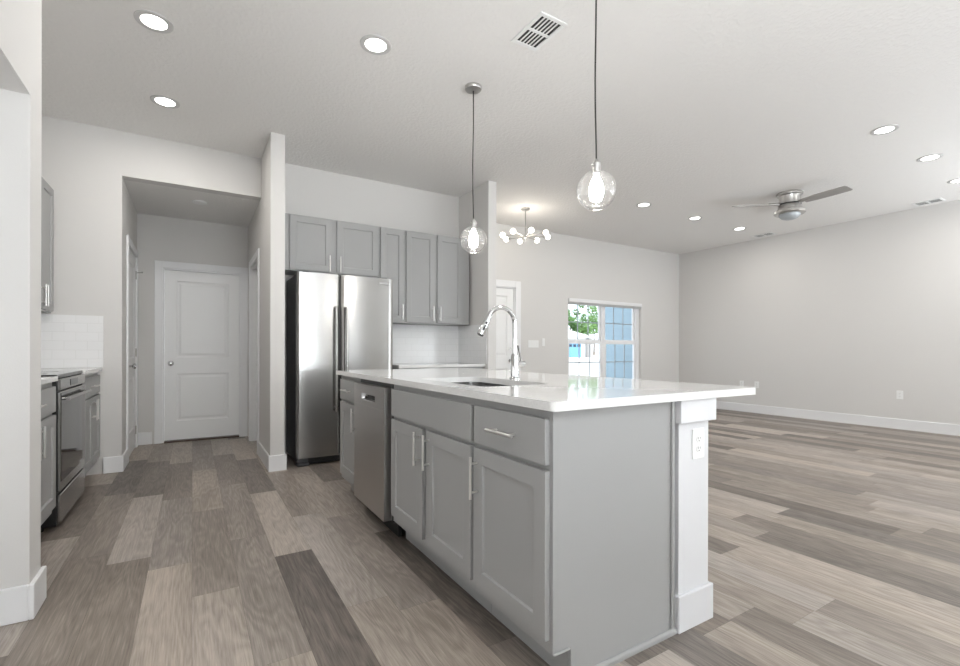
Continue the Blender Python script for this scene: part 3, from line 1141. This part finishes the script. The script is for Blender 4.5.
rg = thing('range', (-0.98, 4.077, 0), 'stainless steel electric range with black glass cooktop and oven door', 'stove')
fr = Frame(-0.690, 3.697, 'E')
GW = 0.76
bm = nb()
fr.box(bm, 0.0, GW, 0.03, 0.905, 0.0, 0.61, 0.003, 1)
obj('body', bm, 'black_plastic', rg)
bm = nb(); fr.box(bm, 0.001, GW - 0.001, 0.9055, 0.932, -0.004, 0.61, 0.006, 2)
ctop = obj('cooktop', bm, 'black_glass', rg)
for u, d, r in ((0.2, 0.18, 0.10), (0.56, 0.18, 0.085), (0.2, 0.46, 0.075), (0.56, 0.46, 0.10)):
    bm = nb()
    c = fr.p(u, 0.9322, d)
    lathe(bm, c.x, c.y, [(r - 0.004, c.z), (r, c.z), (r, c.z + 0.0004), (r - 0.004, c.z + 0.0004), (r - 0.004, c.z)], 32, False)
    obj('burner_marking', bm, 'burner_ring', ctop)
bm = nb(); fr.box(bm, 0.002, GW - 0.002, 0.838, 0.905, -0.018, -0.0005, 0.004, 1)
cp = obj('control_panel', bm, 'steel', rg)
bm = nb(); fr.box(bm, 0.27, 0.49, 0.852, 0.892, -0.0195, -0.0178)
obj('display', bm, 'black_glass', cp)
bm = nb(); fr.box(bm, 0.006, GW - 0.006, 0.232, 0.828, -0.018, -0.0005, 0.004, 1)
od = obj('oven_door', bm, 'steel', rg)
bm = nb(); fr.box(bm, 0.012, GW - 0.012, 0.290, 0.822, -0.0205, -0.0178, 0.001, 1)
obj('oven_glass', bm, 'oven_glass', od)
bm = nb()
tube(bm, [fr.p(0.04, 0.785, -0.048), fr.p(GW - 0.04, 0.785, -0.048)], 0.011, 14)
for u in (0.07, GW - 0.07):
    tube(bm, [fr.p(u, 0.785, -0.020), fr.p(u, 0.785, -0.048)], 0.009, 12)
obj('handle', bm, 'steel', od, smooth=40)
bm = nb(); fr.box(bm, 0.006, GW - 0.006, 0.045, 0.215, -0.018, -0.0005, 0.004, 1)
obj('drawer', bm, 'steel', rg)
for u in (0.04, GW - 0.04):
    for d in (0.08, 0.58):
        bm = nb(); tube(bm, [fr.p(u, 0.0, d), fr.p(u, 0.032, d)], 0.016, 10)
        obj('foot', bm, 'black_plastic', rg)

# ------------------------------------------------------------------ wall plates


def plate(name, label, cat, fr, u, v, w, h, kind, group=None):
    c = fr.p(u, v, 0)
    t = thing(name, c, label, cat, group)
    bm = nb(); fr.box(bm, u - w / 2, u + w / 2, v - h / 2, v + h / 2, -0.006, -0.0004, 0.002, 2)
    pl = obj('cover_plate', bm, 'plate_white', t)
    if kind == 'duplex':
        for dv in (-0.0195, 0.0195):
            bm = nb()
            tube(bm, [fr.p(u, v + dv, -0.006), fr.p(u, v + dv, -0.008)], 0.0165, 20)
            rc = obj('receptacle', bm, 'plate_white', t)
            bm = nb()
            fr.box(bm, u - 0.0075, u - 0.0055, v + dv - 0.001, v + dv + 0.008, -0.0084, -0.0078)
            fr.box(bm, u + 0.0055, u + 0.0075, v + dv - 0.001, v + dv + 0.007, -0.0084, -0.0078)
            tube(bm, [fr.p(u, v + dv - 0.008, -0.0078), fr.p(u, v + dv - 0.008, -0.0084)], 0.0025, 10)
            obj('slot', bm, 'plate_dark', rc)
    else:
        n = kind
        for k in range(n):
            uu = u + (k - (n - 1) / 2) * 0.046
            bm = nb(); fr.box(bm, uu - 0.0165, uu + 0.0165, v - 0.033, v + 0.033, -0.009, -0.006, 0.0015, 1)
            obj('rocker', bm, 'plate_white', t)
    return t


plate('electrical_outlet', 'white duplex outlet on the end post of the island', 'outlet', Frame(1.60, 1.143, 'S'), 0.118, 0.715, 0.075, 0.120, 'duplex', 'wall outlets')
RWF = Frame(XR, YF, 'W')
plate('electrical_outlet', 'white outlet alone on the right wall above the white baseboard', 'outlet', RWF, YF - 2.505, 0.475, 0.072, 0.115, 'duplex', 'wall outlets')
plate('electrical_outlet', 'small white outlet low on the right wall, farther of the two beside the island corner', 'outlet', RWF, YF - 4.70, 0.49, 0.072, 0.115, 'duplex', 'wall outlets')
plate('electrical_outlet', 'small white outlet low on the right wall, nearer of the two beside the island corner', 'outlet', RWF, YF - 4.44, 0.49, 0.072, 0.115, 'duplex', 'wall outlets')
FWF = Frame(0, YF, 'S')
plate('light_switch', 'wide white switch plate with rockers on the wall between entry door and window', 'light switch', FWF, 4.66, 1.185, 0.21, 0.115, 4)
plate('light_switch', 'narrow single switch beside the wide plate, nearer the window', 'light switch', FWF, 4.865, 1.215, 0.055, 0.125, 1)

# raised blind
bl = thing('window_blind', ((WX0 + WX1) / 2, YF, 1.90), 'white blind fully raised at the top of the far window', 'blind')
bm = nb(); fw.box(bm, 0.003, WW - 0.003, 1.905, 1.964, -0.022, 0.05, 0.003, 1)
obj('headrail', bm, 'trim_white', bl)
bm = nb()
for k in range(9):
    fw.box(bm, 0.006, WW - 0.006, 1.866 + k * 0.0042, 1.8685 + k * 0.0042, -0.015, 0.045)
obj('slat_stack', bm, 'blind_slat', bl)

# ------------------------------------------------------------------ ceiling fixtures


def lamp(name, loc, watt, parent, radius=0.05, col=(1, 0.95, 0.88), disk=False, spread=None):
    l = bpy.data.lights.new(name, 'AREA' if disk else 'POINT')
    if disk:
        l.shape = 'DISK'; l.size = radius * 2
        if spread: l.spread = spread
    else:
        l.shadow_soft_size = radius
    l.energy = watt; l.color = col
    o = bpy.data.objects.new(name, l)
    C.objects.link(o)
    o.parent = parent
    o.location = Vector(loc) - origin_of(parent)
    return o


def can_light(x, y, label):
    t = thing('recessed_light', (x, y, H), label, 'recessed light', 'recessed ceiling lights')
    bm = nb()
    lathe(bm, x, y, [(0.098, H - 0.0003), (0.097, H - 0.005), (0.085, H - 0.008), (0.066, H - 0.004), (0.066, H - 0.0003), (0.098, H - 0.0003)], 36, False)
    obj('trim_ring', bm, 'can_trim', t, smooth=40)
    bm = nb()
    lathe(bm, x, y, [(0.0, H - 0.006), (0.054, H - 0.0055), (0.0655, H - 0.004), (0.0655, H - 0.001), (0, H - 0.001)], 36, False)
    obj('lens', bm, 'can_lens', t, smooth=40)
    lamp('recessed_lamp', (x, y, H - 0.012), KITCHEN_CAN_W if x < 2 else CAN_W, t, 0.07, (1, 0.965, 0.92), True)


for x, y, lab in (
        (-0.197, 3.37, 'large round recessed light nearest the top left corner, over the kitchen aisle'),
        (-0.185, 4.41, 'round recessed light over the kitchen aisle, nearest the hallway opening'),
        (0.988, 2.885, 'round recessed light between the aisle and the left pendant, left of the square air vent'),
        (5.16, 1.655, 'recessed light in the front living room row, first and largest, above the fan blade'),
        (6.29, 1.655, 'recessed light in the front living room row, middle one, right of the fan'),
        (7.41, 1.70, 'recessed light cut by the right edge of the photo, in the front living room row'),
        (5.11, 4.18, 'recessed light in the back living room row nearest the clear globe pendant'),
        (6.26, 4.21, 'recessed light in the middle of the back living room row, left of the fan'),
        (7.40, 4.20, 'recessed light in the back living room row below the fan blade, nearest the right wall')):
    can_light(x, y, lab)


def vent(x0, x1, y0, y1, label, bars_along_y, n, lw=0.006):
    t = thing('air_vent', ((x0 + x1) / 2, (y0 + y1) / 2, H), label, 'vent', 'ceiling air vents')
    bm = nb(); box(bm, x0 + 0.02, x1 - 0.02, y0 + 0.02, y1 - 0.02, H - 0.0015, H - 0.0003)
    obj('duct_shade', bm, 'vent_dark', t)  # dark sheet under the closed ceiling, standing in for shade inside the duct
    bm = nb()
    b_ = min(0.026, (x1 - x0) * 0.14)
    for a in ((x0, x1, y0, y0 + b_), (x0, x1, y1 - b_, y1), (x0, x0 + b_, y0 + b_, y1 - b_), (x1 - b_, x1, y0 + b_, y1 - b_)):
        box(bm, *a, H - 0.008, H - 0.0003, 0.002, 1)
    if bars_along_y:
        box(bm, x0 + b_, x1 - b_, (y0 + y1) / 2 - 0.009, (y0 + y1) / 2 + 0.009, H - 0.007, H - 0.0015)
    else:
        box(bm, (x0 + x1) / 2 - 0.009, (x0 + x1) / 2 + 0.009, y0 + b_, y1 - b_, H - 0.007, H - 0.0015)
    obj('vent_frame', bm, 'plate_white', t)
    bm = nb()
    for k in range(1, n):
        if bars_along_y:
            x = x0 + b_ + (x1 - x0 - 2 * b_) * k / n
            box(bm, x - lw, x + lw, y0 + b_, y1 - b_, H - 0.005, H - 0.002)
        else:
            y = y0 + b_ + (y1 - y0 - 2 * b_) * k / n
            box(bm, x0 + b_, x1 - b_, y - 0.006, y + 0.006, H - 0.005, H - 0.002)
    obj('louvre', bm, 'plate_white', t)


vent(1.692, 1.89, 2.10, 2.40, 'white square-slatted air vent in the ceiling over the island near the top of the photo', True, 6, 0.0045)
vent(8.04, 8.24, 2.01, 2.30, 'slim air vent by the right wall, the nearer one at the right edge', True, 4, 0.004)
vent(8.03, 8.23, 4.05, 4.37, 'slim air vent by the right wall, the farther one below the fan', True, 4, 0.004)

sm = thing('smoke_detector', (0.06, 5.70, HZ), 'flat round white disc on the hallway ceiling', 'smoke detector')
bm = nb(); lathe(bm, 0.06, 5.70, [(0.0, HZ - 0.018), (0.05, HZ - 0.018), (0.063, HZ - 0.014), (0.068, HZ - 0.006), (0.068, HZ - 0.0003), (0, HZ - 0.0003)], 32, False)
obj('housing', bm, 'plate_white', sm, smooth=40)

# pendants


def pendant(x, y, zc, label):
    t = thing('pendant_light', (x, y, H), label, 'pendant light', 'globe pendants over the island')
    r = 0.098
    bm = nb(); lathe(bm, x, y, [(0.0, H - 0.03), (0.03, H - 0.03), (0.058, H - 0.024), (0.062, H - 0.018), (0.062, H - 0.0003), (0, H - 0.0003)], 36, False)
    obj('canopy', bm, 'nickel', t, smooth=40)
    bm = nb()
    zt = zc + r + 0.055
    pts = []
    for k in range(13):
        s = k / 12
        pts.append((x + 0.004 * math.sin(s * 7), y + 0.003 * math.sin(s * 5), H - 0.03 + (zt - H + 0.03) * s))
    tube(bm, pts, 0.0042, 8)
    obj('cord', bm, 'cord_dark', t, smooth=60)
    ex, ey = pts[-1][0], pts[-1][1]
    bm = nb()
    lathe(bm, ex, ey, [(0.0, zt + 0.004), (0.008, zt), (0.012, zt - 0.012), (0.021, zt - 0.018), (0.021, zc + r - 0.018), (0.0, zc + r - 0.018)], 24, False)
    so = obj('socket', bm, 'nickel', t, smooth=40)
    for sg in (1, -1):
        bm = nb(); tube(bm, [(ex + sg * 0.021, ey, zt - 0.03), (ex + sg * 0.030, ey, zt - 0.03)], 0.005, 8)
        obj('set_screw', bm, 'nickel', so)
    bm = nb()
    lathe(bm, ex, ey, [(0.0, zc + r - 0.02), (0.012, zc + r - 0.022), (0.015, zc + r - 0.036), (0.026, zc + 0.044), (0.034, zc + 0.016), (0.036, zc - 0.018), (0.026, zc - 0.05), (0, zc - 0.063)], 20, False)
    obj('bulb', bm, 'bulb_glow', t, smooth=60)
    bm = nb()
    prof = []
    for k in range(27):
        a = math.radians(13 + (142 - 0) * k / 26)
        prof.append((r * math.sin(a), zc + r * math.cos(a)))
    prof.append((prof[-1][0] - 0.004, prof[-1][1] - 0.002))
    inner = [(max(p - 0.003 * 1.0, 0.001), zc + (q - zc) * 0.97) for p, q in prof[:-1]][::-1]
    lathe(bm, ex, ey, prof + inner, 40, False)
    obj('globe', bm, 'clear_globe', t, smooth=60)
    bm = nb()
    rr, zr = r * math.sin(math.radians(155)), zc + r * math.cos(math.radians(155))
    tube(bm, [(ex + rr * math.cos(a), ey + rr * math.sin(a), zr) for a in (2 * PI * k / 40 for k in range(41))], 0.0028, 8, False)
    obj('globe_rim', bm, 'clear_globe', t, smooth=60)
    lamp('pendant_lamp', (ex, ey, zc - 0.11), PEND_W, t, 0.03)


pendant(1.757, 2.97, 1.895, 'clear glass globe pendant on a dark cord over the far end of the island')
pendant(1.717, 1.70, 1.885, 'clear glass globe pendant nearer the camera, its cord leaving the top of the photo')

# chandelier
cx, cy = 3.872, 5.14
ch = thing('chandelier', (cx, cy, H), 'nickel chandelier with eight small glowing globes by the entry', 'chandelier')
bm = nb(); lathe(bm, cx, cy, [(0.0, H - 0.025), (0.055, H - 0.025), (0.062, H - 0.018), (0.062, H - 0.0003), (0, H - 0.0003)], 32, False)
obj('canopy', bm, 'nickel', ch, smooth=40)
zh = H - 0.385
bm = nb(); tube(bm, [(cx, cy, H - 0.024), (cx, cy, zh + 0.03)], 0.007, 12)
obj('stem', bm, 'nickel', ch, smooth=40)
bm = nb(); lathe(bm, cx, cy, [(0, zh + 0.035), (0.014, zh + 0.03), (0.016, zh + 0.02), (0.03, zh + 0.014), (0.03, zh - 0.02), (0.016, zh - 0.028), (0.012, zh - 0.06), (0, zh - 0.062)], 24, False)
obj('hub', bm, 'nickel', ch, smooth=40)
for k in range(8):
    a = math.radians(22 + 45 * k)
    ca, sa = math.cos(a), math.sin(a)
    bm = nb()
    tube(bm, [(cx + 0.025 * ca, cy + 0.025 * sa, zh), (cx + 0.25 * ca, cy + 0.25 * sa, zh + 0.006)], 0.006, 10)
    tube(bm, [(cx + 0.24 * ca, cy + 0.24 * sa, zh + 0.006), (cx + 0.284 * ca, cy + 0.284 * sa, zh + 0.007)], 0.013, 12)
    arm = obj('arm', bm, 'nickel', ch, smooth=40)
    bm = nb(); sphere(bm, (cx + 0.315 * ca, cy + 0.315 * sa, zh + 0.008), 0.037)
    obj('globe_bulb', bm, 'globe_glow', arm, smooth=80)
lamp('chandelier_lamp', (cx, cy, zh - 0.12), CHAND_W * 4, ch, 0.12, (1, 0.92, 0.80))
lamp('chandelier_lamp', (cx, cy, zh + 0.16), CHAND_W * 4, ch, 0.10, (1, 0.92, 0.80))

# ceiling fan
fxc, fyc = 6.25, 2.93
fn = thing('ceiling_fan', (fxc, fyc, H), 'brushed nickel flush-mount ceiling fan with thin grey blades in the living room', 'ceiling fan')
bm = nb(); lathe(bm, fxc, fyc, [(0, H - 0.0003), (0.138, H - 0.0003), (0.142, H - 0.012), (0.138, H - 0.03), (0.12, H - 0.042), (0.116, H - 0.055), (0.116, H - 0.135), (0, H - 0.135)], 40, False)
obj('mount', bm, 'nickel', fn, smooth=35)
bm = nb(); lathe(bm, fxc, fyc, [(0, H - 0.1355), (0.122, H - 0.1355), (0.122, H - 0.15), (0, H - 0.15)], 40, False)
obj('rotor_band', bm, 'dark_metal', fn, smooth=35)
bm = nb(); lathe(bm, fxc, fyc, [(0, H - 0.1505), (0.118, H - 0.1505), (0.124, H - 0.16), (0.124, H - 0.205), (0.16, H - 0.215), (0.168, H - 0.225), (0.168, H - 0.25), (0.155, H - 0.262), (0, H - 0.262)], 40, False)
obj('motor_housing', bm, 'nickel', fn, smooth=35)
bm = nb(); lathe(bm, fxc, fyc, [(0.115, H - 0.2625), (0.11, H - 0.285), (0.088, H - 0.31), (0.045, H - 0.325), (0, H - 0.329)], 32, False)
obj('light_bowl', bm, 'fan_bowl', fn, smooth=60)
FAN_A = (262, 142, 22)
zb = H - 0.142
for adeg in FAN_A:
    a = math.radians(adeg)
    T = Matrix.Translation((fxc, fyc, zb)) @ Matrix.Rotation(a, 4, 'Z') @ Matrix.Rotation(math.radians(-12), 4, 'X')
    bm = nb()
    pts = [(0.17, -0.055), (0.30, -0.068), (0.50, -0.070), (0.64, -0.066), (0.66, -0.04), (0.66, 0.055), (0.64, 0.064), (0.50, 0.066), (0.30, 0.062), (0.17, 0.05)]
    lo = [bm.verts.new(T @ Vector((x, y, -0.004))) for x, y in pts]
    hi = [bm.verts.new(T @ Vector((x, y, 0.004))) for x, y in pts]
    bm.faces.new(lo[::-1]); bm.faces.new(hi)
    for i in range(len(pts)):
        j = (i + 1) % len(pts)
        bm.faces.new((lo[i], lo[j], hi[j], hi[i]))
    bd = obj('blade', bm, 'fan_blade', fn)
    bm = nb()
    q = [T @ Vector(p) for p in ((0.12, 0, 0.006), (0.24, 0, 0.008))]
    tube(bm, q, [0.02, 0.014], 10)
    obj('blade_bracket', bm, 'nickel', bd, smooth=40)

# ------------------------------------------------------------------ outside the window
bm = nb(); box(bm, -40, 260, 7.2, 300, -0.4, -0.15); struct('ground', bm, 'concrete')
bm = nb(); box(bm, 2.9, 9.2, 6.13, 7.6, -0.4, -0.10); struct('porch_floor', bm, 'concrete')

gw = thing('garage_wing', (9.0, 7.4, -0.15), 'light blue sided wall of the house wing outside the right panes', 'building')
bm = nb()
k = 0
z = -0.098
while z < 3.0:
    vs = [(8.02, z), (7.99, z), (8.0, z + 0.15), (8.02, z + 0.15)]
    pts = []
    for x, zz in vs:
        pts.append((bm.verts.new((x, 6.2, zz)), bm.verts.new((x, 7.70, zz))))
    for i in range(4):
        j = (i + 1) % 4
        bm.faces.new((pts[i][0], pts[j][0], pts[j][1], pts[i][1]))
    bm.faces.new([p[0] for p in pts]); bm.faces.new([p[1] for p in pts][::-1])
    z += 0.15
obj('siding', bm, 'siding_blue', gw)
bm = nb(); box(bm, 7.97, 8.05, 7.7005, 7.78, -0.098, 3.0); obj('corner_board', bm, 'siding_trim', gw)
bm = nb(); box(bm, 7.6, 8.2, 6.2, 7.9, 3.03, 3.2); obj('eave', bm, 'siding_trim', gw)


def ray_pt(px, dist):
    """a place on the ground the given distance away, towards the given bearing"""
    u = (px - 480) / F_PX
    return ((math.sin(TH) + math.cos(TH) * u) * dist, (math.cos(TH) - math.sin(TH) * u) * dist)


hx, hy = ray_pt(577, 80)
hs = thing('house', (hx, hy, -0.15), 'white house across the street with a blue garage door, seen through the left panes', 'building')
bm = nb(); box(bm, hx - 6, hx + 3.8, hy, hy + 9, -0.15, 3.2); obj('wall', bm, 'house_white', hs)
bm = nb(); box(bm, hx - 3.0, hx + 0.9, hy - 0.08, hy + 0.02, -0.1, 2.3); gd = obj('garage_door', bm, 'garage_blue', hs)
bm = nb()
for k in range(4):
    box(bm, hx - 2.85 + k * 0.96, hx - 2.2 + k * 0.96, hy - 0.12, hy - 0.05, 1.65, 2.1)
obj('door_window', bm, 'garage_pane', gd)
bm = nb(); box(bm, hx + 2.0, hx + 2.9, hy - 0.5, hy + 0.05, -0.12, 3.1); obj('stone_column', bm, 'stone', hs)
bm = nb()
vs = [bm.verts.new(p) for p in ((hx - 6.6, hy - 0.6, 3.2), (hx + 4.4, hy - 0.6, 3.2), (hx + 4.4, hy + 9.6, 3.2), (hx - 6.6, hy + 9.6, 3.2),
                                (hx - 3, hy + 4.5, 5.0), (hx + 1, hy + 4.5, 5.0))]
for q in ((0, 1, 5, 4), (1, 2, 5), (2, 3, 4, 5), (3, 0, 4), (3, 2, 1, 0)):
    bm.faces.new([vs[i] for i in q])
obj('roof', bm, 'house_white', hs)


def tree(px, dist, h, r, seed, leafmat, label):
    rnd = random.Random(seed)
    x, y = ray_pt(px, dist)
    t = thing('tree', (x, y, -0.15), label, 'tree', 'trees across the street')
    bm = nb()
    tube(bm, [(x, y, -0.2), (x + 0.1, y, h * 0.3), (x, y + 0.1, h * 0.6)], [0.22, 0.17, 0.08], 10)
    obj('trunk', bm, 'bark', t, smooth=60)
    bm = nb()
    clumps = [(rnd.gauss(0, r * 0.42), rnd.gauss(0, r * 0.42), h * 0.62 + rnd.gauss(0, h * 0.17), r * rnd.uniform(0.25, 0.42)) for _ in range(16)]
    for a, b, c, q in clumps:
        for _ in range(90):
            d = Vector((rnd.gauss(0, 1), rnd.gauss(0, 1), rnd.gauss(0, 1))).normalized() * q * rnd.uniform(0.6, 1.0)
            p = Vector((x + a, y + b, max(c, h * 0.25))) + d
            e1 = Vector((rnd.gauss(0, 1), rnd.gauss(0, 1), rnd.gauss(0, 1))).normalized() * 0.3
            e2 = e1.orthogonal().normalized() * 0.2
            bm.faces.new([bm.verts.new(p + v) for v in (e1, e2, -e1, -e2)])
    obj('foliage', bm, leafmat, t)


tree(571, 96, 9.5, 2.6, 3, 'leaf_a', 'leafy green tree at the left of the far window view')
tree(582, 108, 12.5, 3.2, 4, 'leaf_b', 'paler green tree in the middle of the far window view')
tree(594, 122, 12.0, 3.2, 5, 'leaf_a', 'green tree beside the window mullion, rightmost seen through the left panes')
